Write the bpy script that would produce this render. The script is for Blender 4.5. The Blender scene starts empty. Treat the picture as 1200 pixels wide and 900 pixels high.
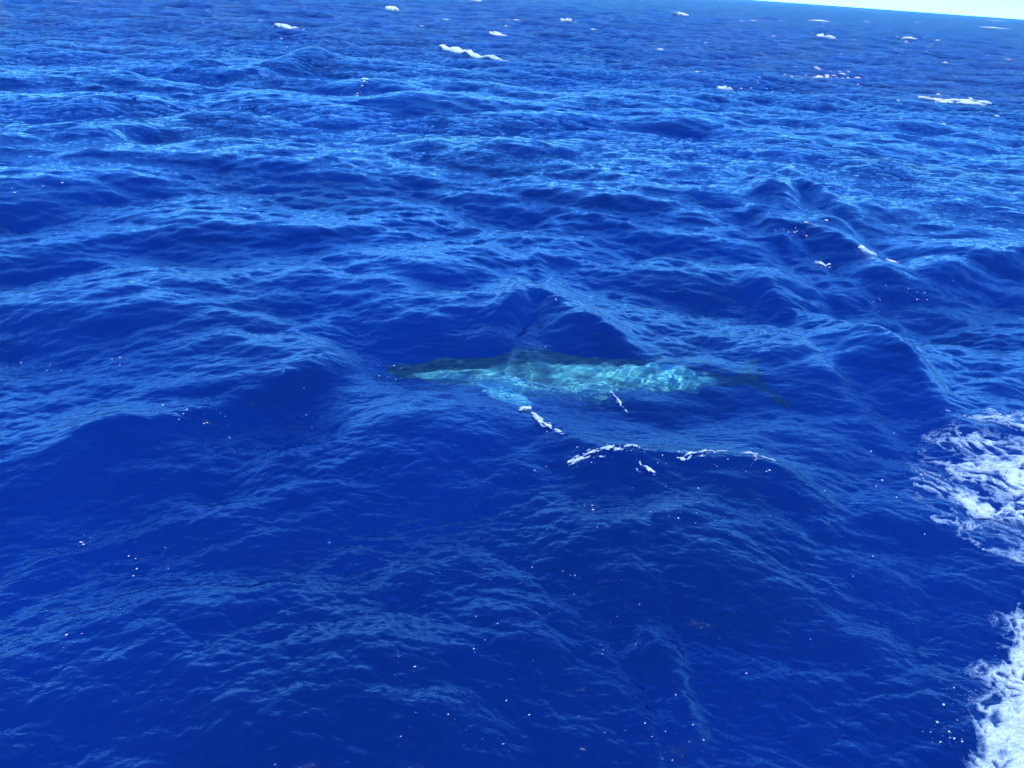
import bpy, bmesh, math
import numpy as np
from mathutils import Vector, Matrix

R = math.radians
sc = bpy.context.scene
col = sc.collection

# ------------------------------------------------------------------ camera
CAM_H = 6.5
F_PX = 930.0                       # focal length in pixels of the 1200 px wide photograph
PITCH, ROLL = R(26.8), R(4.13)
cam_d = bpy.data.cameras.new("camera")
cam = bpy.data.objects.new("camera", cam_d)
col.objects.link(cam)
cam_d.sensor_width = 36.0
cam_d.lens = 36.0 * F_PX / 1200.0
cam_d.clip_start, cam_d.clip_end = 0.1, 60000.0
cam.matrix_world = (Matrix.Translation((0, 0, CAM_H)) @ Matrix.Rotation(R(90) - PITCH, 4, 'X')
                    @ Matrix.Rotation(ROLL, 4, 'Z'))
sc.camera = cam

# ------------------------------------------------------------------ sky, sun, exposure
SUN_EL, SUN_AZ = R(58), R(166)     # azimuth clockwise from +Y (straight ahead)
world = bpy.data.worlds.new("World")
sc.world = world
world.use_nodes = True
wn = world.node_tree.nodes
wl = world.node_tree.links
bg = wn["Background"]
sky = wn.new("ShaderNodeTexSky")
sky.sky_type = 'NISHITA'
sky.sun_disc = False
sky.sun_elevation = SUN_EL
sky.sun_rotation = SUN_AZ
sky.air_density = 1.0
sky.dust_density = 0.3
sky.ozone_density = 2.0
sky.altitude = 1500.0
grade = wn.new("ShaderNodeMix"); grade.data_type = 'RGBA'; grade.blend_type = 'MULTIPLY'
grade.inputs[0].default_value = 1.0
grade.inputs[7].default_value = (0.74, 2.38, 4.7, 1)      # cool white balance of the photograph
wl.new(sky.outputs[0], grade.inputs[6])
wl.new(grade.outputs[2], bg.inputs[0])
bg.inputs[1].default_value = 0.10

sun_d = bpy.data.lights.new("sun", 'SUN')
sun = bpy.data.objects.new("sun", sun_d)
col.objects.link(sun)
sun_d.energy = 4.6
sun_d.angle = R(0.53)
sun_d.color = (0.98, 0.99, 1.0)
sun_dir = Vector((math.sin(SUN_AZ) * math.cos(SUN_EL), math.cos(SUN_AZ) * math.cos(SUN_EL), math.sin(SUN_EL)))
sun.rotation_euler = sun_dir.to_track_quat('Z', 'Y').to_euler()
sun.location = sun_dir * 50
try:
    sun_d.cycles.is_caustics_light = True
except Exception as e:
    print("no caustics flag", e)

vs = sc.view_settings
vs.view_transform = 'Standard'
vs.look = 'None'
vs.exposure = 0.35
vs.gamma = 1.0
vs.use_curve_mapping = False
cy = sc.cycles
cy.use_denoising = True
cy.max_bounces = 8
cy.glossy_bounces = 3
cy.transmission_bounces = 6
cy.volume_bounces = 0
cy.diffuse_bounces = 2
cy.caustics_reflective = False
cy.caustics_refractive = True
cy.blur_glossy = 0.3
cy.sample_clamp_indirect = 6.0

# ------------------------------------------------------------------ helpers
def at(px, py, z=0.0):
    """point of the photograph (1200x900 pixels) -> point on the level z"""
    d = cam.matrix_world.to_3x3() @ Vector(((px - 600) / F_PX, -(py - 450) / F_PX, -1.0))
    t = (z - CAM_H) / d.z
    return np.array((d.x * t, d.y * t))

def mat(name):
    m = bpy.data.materials.new(name)
    m.use_nodes = True
    m.node_tree.nodes.clear()
    return m, m.node_tree.nodes, m.node_tree.links

def node(nodes, kind, **kw):
    n = nodes.new(kind)
    for k, v in kw.items():
        if k.startswith('i_'):
            n.inputs[k[2:].replace('_', ' ')].default_value = v
        else:
            setattr(n, k, v)
    return n

def mesh_from_arrays(name, v, quads, smooth=True):
    me = bpy.data.meshes.new(name)
    me.vertices.add(len(v))
    me.vertices.foreach_set("co", np.ascontiguousarray(v, dtype=np.float32).ravel())
    n = quads.shape[1]
    me.loops.add(quads.size)
    me.loops.foreach_set("vertex_index", np.ascontiguousarray(quads, dtype=np.int32).ravel())
    me.polygons.add(len(quads))
    me.polygons.foreach_set("loop_start", np.arange(0, quads.size, n, dtype=np.int32))
    me.polygons.foreach_set("loop_total", np.full(len(quads), n, dtype=np.int32))
    me.update(calc_edges=True)
    me.validate()
    if smooth:
        me.polygons.foreach_set("use_smooth", np.ones(len(quads), dtype=bool))
    return me

def tag(o, label=None, cat=None, group=None, kind=None):
    if label: o["label"] = label
    if cat: o["category"] = cat
    if group: o["group"] = group
    if kind: o["kind"] = kind
    return o

def smooth01(x):
    x = np.clip(x, 0, 1)
    return x * x * (3 - 2 * x)

_tab = np.random.default_rng(5).random((256, 256)).astype(np.float32)
def vnoise(x, y):
    """value noise in 0..1"""
    xi, yi = np.floor(x).astype(np.int64), np.floor(y).astype(np.int64)
    fx, fy = x - xi, y - yi
    fx, fy = fx * fx * (3 - 2 * fx), fy * fy * (3 - 2 * fy)
    a = _tab[xi & 255, yi & 255]; b = _tab[(xi + 1) & 255, yi & 255]
    c = _tab[xi & 255, (yi + 1) & 255]; d = _tab[(xi + 1) & 255, (yi + 1) & 255]
    return (a * (1 - fx) + b * fx) * (1 - fy) + (c * (1 - fx) + d * fx) * fy

def fbm(x, y, octaves=4, gain=0.5):
    s, amp, tot = 0, 1, 0
    for o in range(octaves):
        ca, sa = math.cos(1.1 * o), math.sin(1.1 * o)
        s = s + amp * vnoise((x * ca - y * sa) * 2 ** o + 17.3 * o, (x * sa + y * ca) * 2 ** o + 5.1 * o)
        tot += amp
        amp *= gain
    return s / tot

# ------------------------------------------------------------------ the sea: wind waves from a spectrum
WIND = R(-90 + 8)
class Band:
    """one octave band of waves on a periodic tile: height and sideways displacement"""
    def __init__(self, lmin, lmax, tile, n, seed, gain, chop, rot):
        rng = np.random.default_rng(seed)
        k1 = 2 * np.pi * np.fft.fftfreq(n, tile / n)
        kx, ky = np.meshgrid(k1, k1, indexing='ij')
        k = np.hypot(kx, ky)
        k[0, 0] = 1
        lam = 2 * np.pi / k
        th = np.arctan2(ky, kx) + rot                       # direction in the world
        kp = 2 * np.pi / 17.0
        s = 0.0055 * k ** -3.0 * np.exp(-1.25 * (kp / k) ** 2)
        def lobe(t0, p):
            c = np.cos(th - t0)
            return np.where(c > 0, c, 0) ** p
        small = np.clip((4.0 - lam) / 4.0, 0, 1)
        d = 0.55 * lobe(WIND + R(24), 6) / 0.98 + 0.45 * lobe(WIND - R(34), 6) / 0.98
        d = d * (1 - 0.55 * small) + 0.55 * small * lobe(WIND, 2) / 1.57
        psi = s / k * d
        psi[(lam < lmin) | (lam >= lmax)] = 0
        a = (rng.standard_normal((n, n)) + 1j * rng.standard_normal((n, n))) * np.sqrt(psi) * (2 * np.pi / tile) * gain
        f = lambda arr: np.real(np.fft.ifft2(arr) * n * n).astype(np.float32)
        h = f(a)
        dx, dy = f(-1j * a * kx / k), f(-1j * a * ky / k)
        self.c, self.s = math.cos(rot), math.sin(rot)
        # sideways displacement back to world axes: tile axes are world axes turned by -rot
        self.maps = np.stack([(dx * self.c - dy * self.s) * chop, (dx * self.s + dy * self.c) * chop, h], -1)
        self.tile, self.n, self.lmin, self.lmax = tile, n, lmin, lmax

    def sample(self, x, y):
        u = (x * self.c + y * self.s) / self.tile * self.n
        v = (-x * self.s + y * self.c) / self.tile * self.n
        i, j = np.floor(u).astype(np.int64), np.floor(v).astype(np.int64)
        fu, fv = (u - i).astype(np.float32), (v - j).astype(np.float32)
        def w(f):
            return (0.5 * (-f + 2 * f * f - f ** 3), 0.5 * (2 - 5 * f * f + 3 * f ** 3),
                    0.5 * (f + 4 * f * f - 3 * f ** 3), 0.5 * (-f * f + f ** 3))
        wu, wv = w(fu), w(fv)
        out = np.zeros(x.shape + (3,), np.float32)
        for p in range(4):
            for q in range(4):
                out += (wu[p] * wv[q])[..., None] * self.maps[(i + p - 1) % self.n, (j + q - 1) % self.n]
        return out

BANDS = [
    Band(9.0, 60.0, 233.0, 256, 11, 1.15, 1.00, 0.0),
    Band(3.2, 9.0, 83.0, 256, 12, 1.6, 0.95, 0.4),
    Band(1.1, 3.2, 31.0, 256, 13, 1.45, 0.9, 0.9),
    Band(0.38, 1.1, 11.3, 256, 14, 1.5, 0.85, 0.25),
    Band(0.13, 0.38, 4.1, 256, 15, 1.7, 0.75, 0.7),
    Band(0.05, 0.13, 1.7, 256, 16, 1.6, 0.8, 0.1),
]

# single crests that stand out in the photograph: points along the crest line, height, width
def _line(*pp):
    return np.array([at(px, py) for px, py in pp])
RIDGES = [
    (_line((60, 522), (150, 510), (240, 492), (310, 464), (400, 425)), 0.30, 0.75),
    (_line((560, 388), (620, 352), (665, 384), (745, 418)), 0.26, 0.60),
    (_line((640, 505), (700, 544), (800, 550), (895, 556), (960, 590)), 0.22, 0.50),
    (_line((870, 325), (960, 375), (1040, 432), (1110, 474)), 0.32, 0.90),
    (_line((1080, 322), (1140, 306), (1200, 300), (1260, 300)), 0.40, 1.1),
    (_line((890, 268), (925, 258), (985, 284), (1065, 318)), 0.34, 1.1),
    (_line((880, 232), (930, 215), (985, 240)), 0.40, 1.2),
    (_line((700, 680), (770, 735), (775, 790), (830, 860)), 0.10, 0.30),
    (_line((0, 660), (120, 632), (230, 600)), 0.16, 0.55),
    (_line((200, 78), (330, 84), (400, 70)), 0.7, 3.0),
    (_line((0, 168), (80, 160), (140, 168)), 0.55, 2.2),
]

def gust(x, y):
    """patches where the wind ruffles the water more or less"""
    return 0.45 + 1.1 * fbm(x * 0.16 + 3, y * 0.11 + 8, 3)

CALM_PATCH = at(645, 466)  # centre of an added calm area that lets the sun through to the whale
def calm_patch(x, y):
    """short ripples damped above the whale, added so sunlight reaches its hide"""
    return 1 - smooth01(1.9 - np.hypot((x - CALM_PATCH[0]) / 3.6, (y - CALM_PATCH[1]) / 1.6))

def sea(x, y, spacing=0.02):
    """undisturbed (x, y) -> point on the sea; waves shorter than the spacing can carry fade out"""
    shape = x.shape
    x, y = x.ravel(), y.ravel()
    sp = np.broadcast_to(np.asarray(spacing, dtype=np.float32), x.shape).ravel() if np.ndim(spacing) == 0 else spacing.ravel()
    p = np.zeros((x.size, 3), np.float32)
    g = gust(x, y)
    calm = calm_patch(x, y)
    for b in BANDS:
        w = smooth01((b.lmax * .9 - sp) / (b.lmax * .9 - b.lmax / 4.0))
        m = w > 0.001
        if not m.any():
            continue
        amp = w[m] * (g[m] * (.50 + .50 * calm[m]) if b.lmax < 1.2 else (.75 + .25 * calm[m]) if b.lmax < 4 else 1.0)
        p[m] += b.sample(x[m], y[m]) * amp[:, None].astype(np.float32)
    for pts, hgt, wd in RIDGES:
        p[:, 2] += ridge(x, y, pts, hgt, wd)
    p[:, 0] += x
    p[:, 1] += y
    return p.reshape(shape + (3,))

def ridge(x, y, pts, hgt, wd):
    """a crest along a line that runs from left to right; gentler on the far side"""
    out = np.zeros(x.shape, np.float32)
    mx_ = .13 * (pts[-1, 0] - pts[0, 0]) + .05
    near = (x > pts[:, 0].min() - mx_) & (x < pts[:, 0].max() + mx_) & (y > pts[:, 1].min() - 7 * wd) & (y < pts[:, 1].max() + 9 * wd)
    if not near.any():
        return out
    xs, ys = x[near], y[near]
    gx_ = np.linspace(pts[0, 0] - mx_ - 2 * wd, pts[-1, 0] + mx_ + 2 * wd, 400)
    gy_ = np.interp(gx_, pts[:, 0], pts[:, 1])
    kw = max(5, int(1.2 * wd / (gx_[1] - gx_[0])))
    ker = np.hanning(2 * kw + 1); ker /= ker.sum()
    gy_ = np.convolve(np.pad(gy_, kw, mode='edge'), ker, 'valid')
    slope = np.gradient(gy_, gx_)
    cs = 1 / np.sqrt(1 + np.clip(np.interp(xs, gx_, slope), -3, 3) ** 2)
    sd = (ys - np.interp(xs, gx_, gy_)) * cs
    q = sd / np.where(sd > 0, wd * 1.7, wd)
    prof_ = np.exp(-np.sqrt(q * q + 0.05) * 1.6 + 0.358) - 0.35 * np.exp(-(np.abs(q) - 1.9) ** 2 / 0.8)
    tt = (xs - pts[0, 0]) / (pts[-1, 0] - pts[0, 0])
    env = smooth01((tt + .12) / .35) * smooth01((1.12 - tt) / .35)
    out[near] = hgt * prof_ * env * np.exp(-np.maximum(np.abs(q) - 3, 0) ** 2)
    return out

# ---- sheet: fine near the viewer, coarser towards the horizon, all the way round
ROWS_K = 1.55
front = np.radians(np.linspace(-43, 43, 790))
side = np.radians(np.linspace(43, 62, 46)[1:])
back = np.radians(np.linspace(62, 298, 84)[1:-1])
az = np.concatenate([front, side, back, 2 * np.pi - side[::-1]])
r = [0.6]
while r[-1] < 4.0:
    r.append(r[-1] + 0.06)
while r[-1] < 16000:
    q = r[-1]
    dr = max(0.0135, (q * q + CAM_H ** 2) / (CAM_H * 793.0) / (ROWS_K if q < 45 else 3.6 if q < 600 else 2.0))
    r.append(q + min(dr, 0.22 * q))
r = np.array(r)
print("sea grid", len(r), len(az))
A, Q = np.meshgrid(az, r)
gx, gy = np.sin(A) * Q, np.cos(A) * Q
dr = np.gradient(r)
coarse = np.interp(np.abs(np.angle(np.exp(1j * az))), [R(43), R(43.4), R(62), R(63)], [0.0019, 0.0074, 0.0074, 0.05])
spc = np.maximum(dr[:, None] * np.ones_like(Q), coarse[None, :] * Q)
P = sea(gx, gy, spc)
nr, na = gx.shape
idx = np.arange(nr * na).reshape(nr, na)
i2 = np.concatenate([idx, idx[:, :1]], 1)
quads = np.stack([i2[:-1, :-1], i2[:-1, 1:], i2[1:, 1:], i2[1:, :-1]], -1).reshape(-1, 4)
V = P.reshape(-1, 3)
me = mesh_from_arrays("sea", V, quads)
bm_fill = None
ripple = me.attributes.new("ripple", 'FLOAT', 'POINT')
rp = (smooth01((spc - 0.03) / 0.5)).astype(np.float32)
ripple.data.foreach_set("value", rp.ravel())
far_at = me.attributes.new("far", 'FLOAT', 'POINT')
far_at.data.foreach_set("value", smooth01(np.log(np.maximum(spc, 1e-3) / .06) / math.log(4.0 / .06)).astype(np.float32).ravel())
sea_ob = bpy.data.objects.new("sea", me)
col.objects.link(sea_ob)
tag(sea_ob, "open deep blue sea with choppy wind waves up to the horizon", kind="structure")
sea_ob.cycles.is_caustics_caster = True

# ---- water
m, N, L = mat("sea_water")
out = node(N, "ShaderNodeOutputMaterial")
geo = node(N, "ShaderNodeNewGeometry")
att = node(N, "ShaderNodeAttribute", attribute_name="ripple")
atf = node(N, "ShaderNodeAttribute", attribute_name="far")
mp1 = node(N, "ShaderNodeMapping", i_Rotation=(0, 0, R(18)), i_Scale=(1.0, 1.9, 1.0))
L.new(geo.outputs["Position"], mp1.inputs[0])
n1 = node(N, "ShaderNodeTexNoise", i_Scale=9.0, i_Detail=3.0, i_Roughness=0.6)
L.new(mp1.outputs[0], n1.inputs["Vector"])
n2 = node(N, "ShaderNodeTexNoise", i_Scale=1.1, i_Detail=5.0, i_Roughness=0.62)
L.new(mp1.outputs[0], n2.inputs["Vector"])
# beyond the reach of the mesh the short waves only tilt the surface
far = node(N, "ShaderNodeMath", operation='MULTIPLY')
L.new(n2.outputs[0], far.inputs[0]); L.new(att.outputs["Fac"], far.inputs[1])
b2 = node(N, "ShaderNodeBump", i_Strength=1.0, i_Distance=0.9)
L.new(far.outputs[0], b2.inputs["Height"])
mp3 = node(N, "ShaderNodeMapping", i_Rotation=(0, 0, R(6)), i_Scale=(0.3, 0.05, 1.0))
L.new(geo.outputs["Position"], mp3.inputs[0])
n3 = node(N, "ShaderNodeTexNoise", i_Scale=1.0, i_Detail=3.0, i_Roughness=0.65)
L.new(mp3.outputs[0], n3.inputs["Vector"])
sl = node(N, "ShaderNodeVectorMath", operation='SUBTRACT')
L.new(n3.outputs["Color"], sl.inputs[0]); sl.inputs[1].default_value = (.5, .5, .5)
fk = node(N, "ShaderNodeMath", operation='MULTIPLY')
fp = node(N, "ShaderNodeMath", operation='POWER'); fp.inputs[1].default_value = 3.0
L.new(atf.outputs["Fac"], fp.inputs[0])
L.new(fp.outputs[0], fk.inputs[0]); fk.inputs[1].default_value = 2.0
sl2 = node(N, "ShaderNodeVectorMath", operation='SCALE')
L.new(sl.outputs[0], sl2.inputs[0]); L.new(fk.outputs[0], sl2.inputs['Scale'])
sl3 = node(N, "ShaderNodeVectorMath", operation='MULTIPLY')
L.new(sl2.outputs[0], sl3.inputs[0]); sl3.inputs[1].default_value = (1, 1, 0)
sl4 = node(N, "ShaderNodeVectorMath", operation='ADD')
L.new(b2.outputs[0], sl4.inputs[0]); L.new(sl3.outputs[0], sl4.inputs[1])
b2 = node(N, "ShaderNodeVectorMath", operation='NORMALIZE')
L.new(sl4.outputs[0], b2.inputs[0])
b1 = node(N, "ShaderNodeBump", i_Strength=1.0, i_Distance=0.012)
L.new(n1.outputs[0], b1.inputs["Height"]); L.new(b2.outputs[0], b1.inputs["Normal"])
fr = node(N, "ShaderNodeFresnel", i_IOR=1.5)
L.new(b1.outputs[0], fr.inputs["Normal"])
# a far rough sea shows the faces turned to the viewer, so it never mirrors fully
cap = node(N, "ShaderNodeMapRange", i_To_Min=0.62, i_To_Max=0.36)
L.new(atf.outputs["Fac"], cap.inputs[0])
frc = node(N, "ShaderNodeMath", operation='MINIMUM')
L.new(fr.outputs[0], frc.inputs[0]); L.new(cap.outputs[0], frc.inputs[1])
rgh = node(N, "ShaderNodeMapRange", i_To_Min=0.015, i_To_Max=0.09)
L.new(atf.outputs["Fac"], rgh.inputs[0])
gl = node(N, "ShaderNodeBsdfGlossy")
L.new(rgh.outputs[0], gl.inputs["Roughness"])
gl.distribution = 'GGX'
L.new(b1.outputs[0], gl.inputs["Normal"])
rf = node(N, "ShaderNodeBsdfRefraction", i_IOR=1.333, i_Roughness=0.02, i_Color=(0.46, 0.91, 0.90, 1))
df = node(N, "ShaderNodeBsdfDiffuse", i_Color=(0.0004, 0.020, 0.18, 1))   # light scattered back by the deep water
df.inputs["Normal"].default_value = (0, 0, 1)
up = node(N, "ShaderNodeCombineXYZ", i_Z=1.0)
L.new(up.outputs[0], df.inputs["Normal"])
body = node(N, "ShaderNodeMixShader", i_Fac=0.18)
L.new(rf.outputs[0], body.inputs[1]); L.new(df.outputs[0], body.inputs[2])
surf = node(N, "ShaderNodeMixShader")
L.new(frc.outputs[0], surf.inputs[0]); L.new(body.outputs[0], surf.inputs[1]); L.new(gl.outputs[0], surf.inputs[2])
L.new(surf.outputs[0], out.inputs["Surface"])
me.materials.append(m)

# ---- the blue of the deep water below the surface
dv = np.array([(math.cos(a) * 16000, math.sin(a) * 16000, -7.0) for a in np.linspace(0, 2 * np.pi, 25)[:-1]])
dme = bpy.data.meshes.new("deep_water")
dme.from_pydata([tuple(v) for v in dv], [], [tuple(range(24))])
deep_ob = bpy.data.objects.new("deep_water", dme)
col.objects.link(deep_ob)
tag(deep_ob, "dark blue depth of the sea far below the waves", kind="structure")
m, N, L = mat("deep_water")
out = node(N, "ShaderNodeOutputMaterial")
nz = node(N, "ShaderNodeTexNoise", i_Scale=0.13, i_Detail=1.0)
tc = node(N, "ShaderNodeTexCoord")
L.new(tc.outputs["Object"], nz.inputs["Vector"])
rmp = node(N, "ShaderNodeMix", data_type='RGBA')
ctr = node(N, "ShaderNodeMapRange", i_From_Min=.32, i_From_Max=.68)
L.new(nz.outputs[0], ctr.inputs[0])
L.new(ctr.outputs[0], rmp.inputs[0])
rmp.inputs[6].default_value = (0.0002, 0.036, 0.22, 1)
rmp.inputs[7].default_value = (0.0002, 0.100, 0.47, 1)
df = node(N, "ShaderNodeBsdfDiffuse")
L.new(rmp.outputs[2], df.inputs[0]); L.new(df.outputs[0], out.inputs[0])
dme.materials.append(m)

# ------------------------------------------------------------------ the whale
WL = 7.0
ST = np.array([  # t, half width, up, down
    (0.000, .05, .05, .06), (0.012, .12, .10, .12), (0.04, .21, .17, .22), (0.08, .30, .24, .32), (0.14, .39, .32, .42),
    (0.20, .43, .37, .47), (0.27, .50, .45, .55), (0.35, .54, .51, .60), (0.43, .55, .53, .60), (0.52, .51, .50, .54),
    (0.61, .42, .43, .43), (0.70, .31, .345, .325), (0.78, .21, .26, .24), (0.85, .135, .185, .17), (0.91, .085, .125, .12),
    (0.955, .055, .08, .075), (0.985, .03, .04, .04)])
GIRTH = 1.36
ST[:, 1:] *= 1 + (GIRTH - 1) * np.clip(ST[:, :1] / .2, 0, 1) * np.clip((1 - ST[:, :1]) / .25, 0, 1)

def fin(root, tip, chord0, chord1, chord_dir, thick, n=14, sweep=0.0, curve=1.0):
    """lens-section blade from root to tip -> verts, faces"""
    root, tip, cd = Vector(root), Vector(tip), Vector(chord_dir).normalized()
    span = tip - root
    nrm = span.cross(cd).normalized()
    vs_, fs = [], []
    m_ = 12
    for i in range(n + 1):
        t = i / n
        c = chord0 + (chord1 - chord0) * t ** curve
        c *= math.sqrt(max(0.02, 1 - t ** 6))
        o = root + span * t + cd * (sweep * t * t)
        for j in range(m_):
            a = 2 * math.pi * j / m_
            th = thick * (1 - 0.65 * t) * math.sin(a) * (0.75 + 0.25 * math.cos(a))
            vs_.append(o + cd * (-math.cos(a) * c / 2) + nrm * th)
    for i in range(n):
        for j in range(m_):
            k = (j + 1) % m_
            fs.append((i * m_ + j, i * m_ + k, (i + 1) * m_ + k, (i + 1) * m_ + j))
    fs.append(tuple(range(m_))[::-1]); fs.append(tuple(n * m_ + j for j in range(m_)))
    return vs_, fs

FR, FT = (-0.275 * WL, .46, -.40), (-0.345 * WL, 1.34, -1.16)      # flipper root and tip
bm = bmesh.new()
def add(vs_, fs):
    vv = [bm.verts.new(v) for v in vs_]
    for f in fs:
        bm.faces.new([vv[i] for i in f])
# local axes: +x ahead (snout at 0, body runs to -x), +y its left, +z up
ts = np.concatenate([np.linspace(0, .08, 9)[:-1], np.linspace(.08, .985, 46)])
def prof(t):
    return [np.interp(t, ST[:, 0], ST[:, c]) for c in (1, 2, 3)]
m_ = 28
vs_, fs = [], []
for t in ts:
    # smooth the table a little
    w = np.mean([prof(np.clip(t + d, 0, .985)) for d in (-.02, -.01, 0, .01, .02)], axis=0) if t > .03 else prof(t)
    arch = -0.05 * math.sin(math.pi * t) + 0.10 * (t - 0.5) ** 2
    for j in range(m_):
        a = 2 * math.pi * j / m_
        cz, sy = math.cos(a), math.sin(a)
        zz = w[1] * abs(cz) ** .92 if cz > 0 else -w[2] * abs(cz) ** .92
        vs_.append((-t * WL, w[0] * np.sign(sy) * abs(sy) ** .95, zz + arch))
for i in range(len(ts) - 1):
    for j in range(m_):
        k = (j + 1) % m_
        fs.append((i * m_ + j, (i + 1) * m_ + j, (i + 1) * m_ + k, i * m_ + k))
fs.append(tuple(range(m_))); fs.append(tuple((len(ts) - 1) * m_ + j for j in range(m_))[::-1])
add(vs_, fs)
add(*fin((-0.665 * WL, 0, .36), (-0.725 * WL, 0, .66), .50, .08, (-1, 0, 0), .05, sweep=.16, curve=.8))
for s in (-1, 1):
    add(*fin((FR[0], s * FR[1], FR[2]), (FT[0], s * FT[1], FT[2]), .74, .22, (-1, 0, 0.05), .06, sweep=.12, curve=1.6))
    add(*fin((-0.945 * WL, 0, 0.0), (-1.015 * WL, s * 1.02, .03), .62, .07, (-1, s * .12, 0), .055, sweep=.17, curve=.75))
for v in bm.verts:                                   # the tail is twisted back towards level
    a_ = R(-42) * float(smooth01(np.array((-v.co.x / WL - .70) / .24)))
    v.co = Matrix.Rotation(a_, 3, 'X') @ v.co
bmesh.ops.recalc_face_normals(bm, faces=bm.faces)
wme = bpy.data.meshes.new("whale_source")
bm.to_mesh(wme); bm.free()
tmp = bpy.data.objects.new("whale_source", wme)
col.objects.link(tmp)
md = tmp.modifiers.new("r", 'REMESH'); md.mode = 'VOXEL'; md.voxel_size = 0.022
ms = tmp.modifiers.new("s", 'SMOOTH'); ms.factor = 0.5; ms.iterations = 6
dg = bpy.context.evaluated_depsgraph_get()
whale_me = bpy.data.meshes.new_from_object(tmp.evaluated_get(dg))
bpy.data.objects.remove(tmp); bpy.data.meshes.remove(wme)
whale_me.name = "minke_whale"
nv = len(whale_me.vertices)
co = np.empty(nv * 3, np.float32); whale_me.vertices.foreach_get("co", co); co = co.reshape(-1, 3)
whale_me.polygons.foreach_set("use_smooth", np.ones(len(whale_me.polygons), dtype=bool))
print("whale verts", nv, co.min(0), co.max(0))
# hide pattern: dark back, pale flanks and belly, white shoulder and flipper band, dark flukes
t = -co[:, 0] / WL
x, y, z = co.T
wob = (fbm(t * 9 + 4, z * 3 + 9 + np.sign(y) * 7, 4) - .5)
line = np.interp(t, [0, .1, .2, .28, .33, .4, .5, .6, .7, .8, .9], [-.06, -.02, .12, .24, .28, .34, .36, .30, .24, .16, .10])
dark = smooth01((z - (line + wob * .34)) / .10 + .5)
lo = np.array((.66, .72, .68)); hi = np.array((.055, .058, .052)); white = np.array((.82, .86, .86))
mot = fbm(t * 22 + 3, z * 5 + 2 + np.sign(y) * 5, 4) - .5
c = lo[None] * (0.80 + .7 * wob[:, None] + 1.7 * mot[:, None]).clip(.15, 1.2)
belly = smooth01((-.12 - z + wob * .2) / .2)
c = c * (1 - belly[:, None]) + white * .85 * (1 + 1.2 * np.minimum(mot, 0))[:, None] * belly[:, None]
# dark throat and shoulder patches
th_ = .8 * smooth01((1.35 - np.hypot((t - .205) / .055, (z + .38 + wob * .5) / .14)) * 1.4) * (np.abs(y) > .06)
sh_ = .85 * smooth01((1.35 - np.hypot((t - .37) / .055, (z - .06 + wob * .8) / .24)) * 1.3)
dk = np.maximum(np.maximum(dark, .93 * th_), .85 * sh_)
snout = smooth01((.13 - t + wob * .06) / .07)
dk = np.maximum(dk, .75 * snout)
tail = smooth01((t - .845 - wob * .02) / .02)
dk = np.maximum(dk, tail)
c = c * (1 - dk[:, None]) + hi * dk[:, None]
# flippers: white with a dark tip, and a white patch where they leave the body
ay = np.stack([x, np.abs(y), z], -1); fd = np.array(FT) - np.array(FR); fln = np.linalg.norm(fd)
fu = ((ay - np.array(FR)) @ fd) / fln ** 2
fdist = np.linalg.norm(ay - np.array(FR) - np.clip(fu, 0, 1)[:, None] * fd, axis=1)
fl = smooth01((.46 - fdist + wob * .1) / .06)
tipd = smooth01((fu - .80) / .08)
fc = np.array((.93, .95, .93))[None] * (1 - tipd[:, None]) + np.array((.06, .065, .07))[None] * tipd[:, None]
c = c * (1 - fl[:, None]) + fc * fl[:, None]
ca = whale_me.attributes.new("hide", 'FLOAT_COLOR', 'POINT')
ca.data.foreach_set("color", np.concatenate([c, np.ones((nv, 1))], 1).astype(np.float32).ravel())
m, N, L = mat("whale_hide")
out = node(N, "ShaderNodeOutputMaterial")
at_ = node(N, "ShaderNodeAttribute", attribute_name="hide")
tc = node(N, "ShaderNodeTexCoord")
nz = node(N, "ShaderNodeTexNoise", i_Scale=5.0, i_Detail=6.0, i_Roughness=0.6)
mpw = node(N, "ShaderNodeMapping", i_Scale=(0.5, 1.5, 1.5))
L.new(tc.outputs["Object"], mpw.inputs[0]); L.new(mpw.outputs[0], nz.inputs["Vector"])
rmp = node(N, "ShaderNodeMapRange", i_From_Min=.3, i_From_Max=.7, i_To_Min=.72, i_To_Max=1.08)
L.new(nz.outputs[0], rmp.inputs[0])
mul = node(N, "ShaderNodeMix", data_type='RGBA', blend_type='MULTIPLY')
mul.inputs[0].default_value = 1.0
L.new(at_.outputs["Color"], mul.inputs[6]); L.new(rmp.outputs[0], mul.inputs[7])
pb = node(N, "ShaderNodeBsdfPrincipled", i_Roughness=0.55)
pb.inputs["Specular IOR Level"].default_value = 0.1
L.new(mul.outputs[2], pb.inputs["Base Color"])
L.new(pb.outputs[0], out.inputs[0])
whale_me.materials.append(m)
whale = bpy.data.objects.new("whale", whale_me)
col.objects.link(whale)
tag(whale, "small whale with dark back and pale flanks swimming just under the surface", "whale")
whale.cycles.is_caustics_receiver = True
# head towards the left of the picture, a little roll that turns the flank to the viewer
def below(px, py, depth):
    """point seen through the water at that depth"""
    p = at(px, py)
    q = Vector((p[0], p[1])); d = q.length
    si = d / math.hypot(d, CAM_H) / 1.333
    q *= 1 + depth * si / math.sqrt(1 - si * si) / d
    return np.array((q.x, q.y))
nose = below(450, 426, 1.1); tail_p = below(910, 447, 1.2)
dvec = nose - tail_p
yaw = math.atan2(dvec[1], dvec[0])
wsc = np.hypot(*dvec) / (WL * 1.02)
print("whale scale", wsc)
WHALE_Z = -1.1
whale.matrix_world = (Matrix.Translation((nose[0], nose[1], WHALE_Z)) @ Matrix.Rotation(yaw, 4, 'Z')
                      @ Matrix.Rotation(R(-1.0), 4, 'Y') @ Matrix.Rotation(R(45), 4, 'X') @ Matrix.Scale(wsc, 4))

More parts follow.
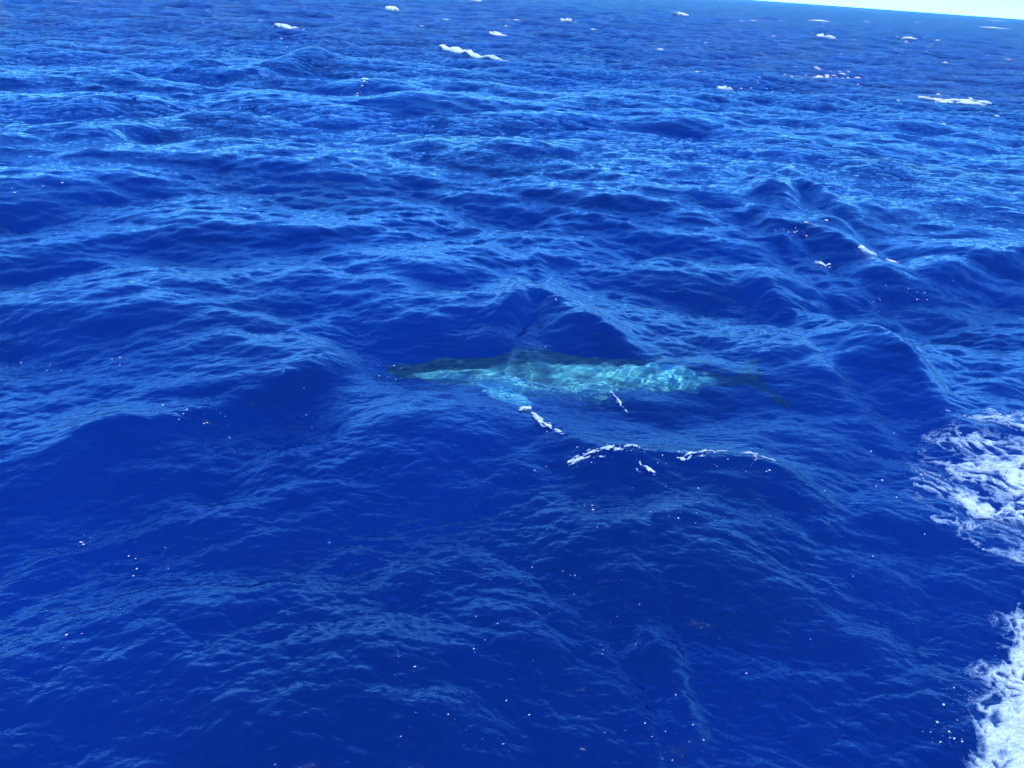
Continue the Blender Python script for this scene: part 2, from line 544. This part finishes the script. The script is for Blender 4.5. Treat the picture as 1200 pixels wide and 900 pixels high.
# ------------------------------------------------------------------ foam
m, N, L = mat("foam")
out = node(N, "ShaderNodeOutputMaterial")
tc = node(N, "ShaderNodeTexCoord")
nz = node(N, "ShaderNodeTexNoise", i_Scale=22.0, i_Detail=5.0, i_Roughness=0.65)
L.new(tc.outputs["Object"], nz.inputs["Vector"])
rmp = node(N, "ShaderNodeMapRange", i_From_Min=.3, i_From_Max=.7, i_To_Min=.42, i_To_Max=.70)
L.new(nz.outputs[0], rmp.inputs[0])
cmb = node(N, "ShaderNodeMix", data_type='RGBA', blend_type='MULTIPLY')
cmb.inputs[0].default_value = 1.0
fa = node(N, "ShaderNodeAttribute", attribute_name="cover")     # thin froth is bluer and lets the water show through
tint = node(N, "ShaderNodeMix", data_type='RGBA')
tint.inputs[6].default_value = (0.30, 0.66, 1.0, 1)
tint.inputs[7].default_value = (0.84, 0.96, 1.0, 1)
L.new(fa.outputs["Fac"], tint.inputs[0]); L.new(tint.outputs[2], cmb.inputs[6])
L.new(rmp.outputs[0], cmb.inputs[7])
bmp = node(N, "ShaderNodeBump", i_Strength=0.9, i_Distance=0.04)
L.new(nz.outputs[0], bmp.inputs["Height"])
pb = node(N, "ShaderNodeBsdfPrincipled", i_Roughness=0.7)
L.new(cmb.outputs[2], pb.inputs["Base Color"]); L.new(bmp.outputs[0], pb.inputs["Normal"])
nf = node(N, "ShaderNodeTexNoise", i_Scale=60.0, i_Detail=3.0)
L.new(tc.outputs["Object"], nf.inputs["Vector"])
cv = node(N, "ShaderNodeMath", operation='MULTIPLY_ADD', use_clamp=True)
L.new(nf.outputs[0], cv.inputs[0]); cv.inputs[1].default_value = 0.9
ad = node(N, "ShaderNodeMath", operation='ADD'); ad.inputs[1].default_value = -0.52
L.new(fa.outputs["Fac"], ad.inputs[0]); L.new(ad.outputs[0], cv.inputs[2])
tr = node(N, "ShaderNodeBsdfTransparent")
mx = node(N, "ShaderNodeMixShader")
L.new(cv.outputs[0], mx.inputs[0]); L.new(tr.outputs[0], mx.inputs[1]); L.new(pb.outputs[0], mx.inputs[2])
L.new(mx.outputs[0], out.inputs[0])
FOAM = m

def sheet_spacing(x, y):
    q = np.hypot(x, y)
    d = np.maximum(0.0135, (q * q + CAM_H ** 2) / (CAM_H * 793.0) / np.where(q < 45, ROWS_K, np.where(q < 600, 3.6, 2.0)))
    return np.maximum(d, 0.0019 * q)

def inside(poly, x, y):
    """signed distance to a polygon, positive inside"""
    best = np.full(x.shape, 1e9); odd = np.zeros(x.shape, bool)
    for (ax, ay), (bx, by) in zip(poly, np.roll(poly, -1, 0)):
        ex, ey = bx - ax, by - ay
        t = np.clip(((x - ax) * ex + (y - ay) * ey) / (ex * ex + ey * ey), 0, 1)
        best = np.minimum(best, np.hypot(x - ax - t * ex, y - ay - t * ey))
        c = ((ay > y) != (by > y)) & (x < (bx - ax) * (y - ay) / (by - ay + 1e-12) + ax)
        odd ^= c
    return np.where(odd, best, -best)

def foam_sheet(name, x, y, d, lift, thick, seed=0.0, soft=1.0):
    """grid points x, y (2-D) kept where d > 0, raised into a lumpy sheet of froth on the waves"""
    p = sea(x, y, sheet_spacing(x, y)).astype(np.float64)
    dc = np.clip(d, 0, 1)
    lump = 0.35 + 1.3 * fbm(x * 9 + seed, y * 9 + seed, 3)
    p[..., 2] += lift + thick * np.sqrt(dc) * lump
    k = d > -.4
    q = k[:-1, :-1] & k[1:, :-1] & k[1:, 1:] & k[:-1, 1:]
    n0, n1 = x.shape
    ii = np.arange(n0 * n1).reshape(n0, n1)
    f = np.stack([ii[:-1, :-1][q], ii[1:, :-1][q], ii[1:, 1:][q], ii[:-1, 1:][q]], -1)
    used, inv = np.unique(f, return_inverse=True)
    v = p.reshape(-1, 3)[used]
    org = v.mean(0)
    me = mesh_from_arrays(name, v - org, inv.reshape(-1, 4))
    if len(me.polygons) and me.polygons[len(me.polygons) // 2].normal.z < 0:
        me.flip_normals()
    ca_ = me.attributes.new("cover", 'FLOAT', 'POINT')
    ca_.data.foreach_set("value", smooth01((d + .4) / (soft + .2)).reshape(-1)[used].astype(np.float32))
    me.materials.append(FOAM)
    o = bpy.data.objects.new(name, me)
    o.location = org
    col.objects.link(o)
    return o

def wake(name, poly_px, sp, dens, lace_scale, grow, stretch, seed, off):
    poly = np.array([at(*p) for p in poly_px])
    (x0, y0), (x1, y1) = poly.min(0) - .6, poly.max(0) + .6
    x, y = np.meshgrid(np.arange(x0, x1, sp), np.arange(y0, y1, sp), indexing='ij')
    ca, sa = math.cos(stretch), math.sin(stretch)
    u, v = (x * ca + y * sa), (-x * sa + y * ca) * 1.4
    wx = fbm(u * 2.2 + seed, v * 2.2, 3) - .5; wy = fbm(u * 2.2 + 40, v * 2.2 + seed, 3) - .5
    sd = inside(poly, x + wx * .55, y + wy * .55)
    lace = 1 - np.abs(2 * fbm((u + wx * .5) * lace_scale + seed, (v + wy * .5) * lace_scale, 5, .6) - 1) * 3.6
    blot = fbm(u * 1.6 + 9, v * 1.6 + seed, 3) - .5
    d = np.clip(sd / grow, -1.2, 1) * dens + lace * .62 + blot * 1.5 - off
    d = np.where(sd > -.5, d, -1)
    return foam_sheet(name, x, y, d, 0.006, 0.040, seed)

o = wake("wake_foam", [(1104, 552), (1118, 526), (1150, 516), (1174, 522), (1215, 503), (1330, 490), (1340, 720), (1225, 660), (1165, 624), (1115, 604)],
         0.017, .50, 4.2, 1.0, R(-25), 3.0, .22)
tag(o, "lacy patch of white wake foam at the right edge, above the dense corner foam", "foam", "wake foam along the right edge", "stuff")
o = wake("wake_foam", [(1225, 712), (1195, 722), (1198, 765), (1176, 800), (1152, 818), (1158, 838), (1160, 870), (1172, 905), (1180, 960), (1400, 960), (1400, 720)],
         0.015, .9, 5.0, .40, R(60), 11.0, .15)
tag(o, "dense white wake foam in the bottom right corner", "foam", "wake foam along the right edge", "stuff")

def whitecap(px0, px1, high, depth, dens, seed, taper=0.6, name="whitecap"):
    """roll of broken water between two points of a crest: high = height in m, depth = half depth in m"""
    a, b = at(*px0), at(*px1)
    ln = np.hypot(*(b - a)); e = (b - a) / ln; n = np.array((-e[1], e[0]))
    sp = max(0.010, ln / 80, depth / 18)
    s_, v_ = np.meshgrid(np.arange(-.05 * ln, 1.05 * ln, sp), np.arange(-1.5 * depth, 1.5 * depth, sp), indexing='ij')
    t = s_ / ln
    r_ = np.hypot(*((a + b) / 2)); pxm = math.hypot(r_, CAM_H) / F_PX
    wob = (fbm(s_ / ln * 3 + seed, v_ * 0 + seed, 3) - .5) * depth * (2.0 - 1.4 * dens)
    x = a[0] + e[0] * s_ + n[0] * (v_ + wob); y = a[1] + e[1] * s_ + n[1] * (v_ + wob)
    env = np.sin(np.pi * np.clip(t, 0, 1)) ** .5 * (1 - taper * np.clip(t, 0, 1))
    nz_ = (fbm(s_ / (9 * pxm) + seed, v_ / depth * 2.2 + 7, 4, .6) - .5) * 2.0
    d = env * 1.1 - (v_ / depth) ** 2 + nz_ * (4.2 - 3.7 * dens) - (1 - dens) * .75
    return foam_sheet(name, x, y, d, .008 + .0008 * r_, high, seed, 1.3 - .7 * dens)

CAPS = [
    ((515, 57), (596, 74), .36, .55, 1.0, 1.0, .8, "long bright white streak of breaking crest, the largest whitecap in the upper middle"),
    ((841, 101), (861, 104), .30, .45, .75, 2.0, .3, "short bright whitecap on a dark crest right of the long white streak"),
    ((1066, 117), (1162, 124), .15, 1.1, .3, 3.0, -.4, "wide broken whitecap near the upper right edge"),
    ((1036, 301), (1060, 308), .09, .24, .5, 4.0, .3, "small whitecap, right one of the pair on the crest right of the whale"),
    ((1002, 290), (1023, 297), .08, .16, .4, 5.0, .2, "small whitecap, left one of the pair on the crest right of the whale"),
    ((953, 297), (973, 298), .04, .12, .4, 6.0, .2, "thin dash of foam below and left of the small pair of whitecaps"),
    ((958, 43), (979, 47), .45, .9, .75, 7.0, .2, "small whitecap midway between the bright short one and the horizon"),
    ((1056, 46), (1074, 48), .40, .9, .85, 8.0, .2, "small whitecap under the horizon, nearest to the wide broken one"),
    ((792, 17), (805, 20), .60, 1.2, .75, 9.0, .2, "tiny far whitecap left of where the horizon meets the top edge"),
    ((1055, 15), (1066, 18), 1.0, 2.0, .75, 10.0, .2, "tiny bright whitecap close under the visible horizon"),
    ((658, 25), (668, 27), .45, .9, .75, 11.0, .2, "tiny far whitecap above and right of the long white streak"),
    ((456, 11), (466, 14), .55, 1.0, .75, 12.0, .2, "tiny far whitecap above and left of the long white streak"),
    ((326, 31), (344, 36), .25, .7, .60, 13.0, .2, "faint broken whitecap left of the long white streak"),
    ((573, 41), (594, 43), .25, .6, .55, 14.0, .2, "thin dash of foam just above the long white streak"),
    ((550, 1), (561, 3), .8, 1.6, .75, 15.0, .2, "tiny whitecap at the top edge above the long white streak"),
    ((604, 488), (619, 482), .025, .06, .5, 18.0, .2, "small clot of foam just below the whale's bright flipper"),
    ((621, 492), (655, 520), .025, .08, .3, 19.0, .5, "broken line of foam on the wavelet running down from the whale's flipper"),
    ((672, 548), (748, 547), .02, .09, .12, 20.0, .3, "broken line of foam on the crest in front of the whale, left half"),
    ((796, 555), (852, 547), .02, .08, .12, 21.0, .2, "broken line of foam on the crest in front of the whale, middle piece"),
    ((872, 548), (905, 562), .02, .12, .2, 22.0, .2, "broken clot of foam at the right end of the crest in front of the whale"),
    ((752, 560), (768, 572), .02, .07, .2, 23.0, .2, "little clot of foam just under the crest in front of the whale"),
    ((716, 456), (740, 482), .02, .045, .15, 24.0, .2, "short foam thread crossing the whale's pale flank"),
]
for a, b, hi_, dp, dn, sd_, tp, lab in CAPS:
    o = whitecap(a, b, hi_, dp, dn, sd_, tp)
    tag(o, lab, "whitecap", "whitecaps and crest foam on the open sea")

# ---- flecks of froth, some standing in for sun glints, too many to count
rng = np.random.default_rng(77)
FV, FF = [], []
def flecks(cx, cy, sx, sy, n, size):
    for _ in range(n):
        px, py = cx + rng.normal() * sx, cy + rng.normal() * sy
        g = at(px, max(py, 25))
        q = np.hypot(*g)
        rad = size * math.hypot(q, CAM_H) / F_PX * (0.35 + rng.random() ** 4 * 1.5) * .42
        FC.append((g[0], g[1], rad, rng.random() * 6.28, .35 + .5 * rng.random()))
FC = []
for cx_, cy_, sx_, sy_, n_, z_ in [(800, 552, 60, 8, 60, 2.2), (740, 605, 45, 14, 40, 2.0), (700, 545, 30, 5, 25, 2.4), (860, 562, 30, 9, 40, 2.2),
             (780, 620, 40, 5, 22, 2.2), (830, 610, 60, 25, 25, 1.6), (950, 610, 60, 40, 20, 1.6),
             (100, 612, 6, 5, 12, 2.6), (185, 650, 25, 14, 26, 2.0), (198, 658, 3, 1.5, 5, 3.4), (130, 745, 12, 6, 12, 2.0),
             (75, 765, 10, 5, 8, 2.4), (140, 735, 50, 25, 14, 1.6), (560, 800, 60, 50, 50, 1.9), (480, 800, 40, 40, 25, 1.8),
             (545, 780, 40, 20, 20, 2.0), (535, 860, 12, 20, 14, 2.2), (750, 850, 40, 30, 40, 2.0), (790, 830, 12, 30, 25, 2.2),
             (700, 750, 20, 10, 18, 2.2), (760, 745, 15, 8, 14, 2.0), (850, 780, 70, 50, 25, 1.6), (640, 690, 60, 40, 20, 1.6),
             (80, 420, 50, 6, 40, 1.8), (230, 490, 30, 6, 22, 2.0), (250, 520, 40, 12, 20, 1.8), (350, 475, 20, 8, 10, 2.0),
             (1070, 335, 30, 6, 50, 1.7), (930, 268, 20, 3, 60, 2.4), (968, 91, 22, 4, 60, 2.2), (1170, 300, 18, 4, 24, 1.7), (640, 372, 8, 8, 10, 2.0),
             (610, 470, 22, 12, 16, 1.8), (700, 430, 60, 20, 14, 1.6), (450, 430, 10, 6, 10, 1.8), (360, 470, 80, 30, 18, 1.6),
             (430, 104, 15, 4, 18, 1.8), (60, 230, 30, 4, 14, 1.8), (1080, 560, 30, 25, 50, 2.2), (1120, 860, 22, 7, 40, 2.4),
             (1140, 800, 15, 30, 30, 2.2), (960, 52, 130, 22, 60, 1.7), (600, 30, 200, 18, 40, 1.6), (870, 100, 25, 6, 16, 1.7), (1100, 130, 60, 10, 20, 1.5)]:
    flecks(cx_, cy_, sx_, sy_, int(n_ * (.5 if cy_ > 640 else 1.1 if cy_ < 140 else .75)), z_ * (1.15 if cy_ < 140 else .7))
FC = np.array(FC)
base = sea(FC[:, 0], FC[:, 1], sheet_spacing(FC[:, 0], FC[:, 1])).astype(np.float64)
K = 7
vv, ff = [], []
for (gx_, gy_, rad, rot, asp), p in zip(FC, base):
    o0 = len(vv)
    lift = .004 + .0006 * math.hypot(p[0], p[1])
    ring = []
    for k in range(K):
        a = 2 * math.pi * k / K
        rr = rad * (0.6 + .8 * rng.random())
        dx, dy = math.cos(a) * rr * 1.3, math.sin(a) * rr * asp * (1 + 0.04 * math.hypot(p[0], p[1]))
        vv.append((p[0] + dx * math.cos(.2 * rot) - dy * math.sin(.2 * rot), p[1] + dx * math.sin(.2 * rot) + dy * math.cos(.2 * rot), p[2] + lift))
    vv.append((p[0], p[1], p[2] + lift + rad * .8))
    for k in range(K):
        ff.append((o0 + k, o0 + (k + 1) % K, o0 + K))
fme = mesh_from_arrays("foam_glint_flecks", np.array(vv), np.array(ff))
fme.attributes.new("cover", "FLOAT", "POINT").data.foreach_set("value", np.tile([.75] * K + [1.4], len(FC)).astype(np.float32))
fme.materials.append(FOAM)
fl_ob = bpy.data.objects.new("foam_glint_flecks", fme)
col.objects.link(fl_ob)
tag(fl_ob, "tiny white flecks of froth and stand-in sun glints scattered over the wave crests", "foam", kind="stuff")

print("triangles", sum(len(o.data.loops) - 2 * len(o.data.polygons) for o in col.objects if o.type == "MESH"))
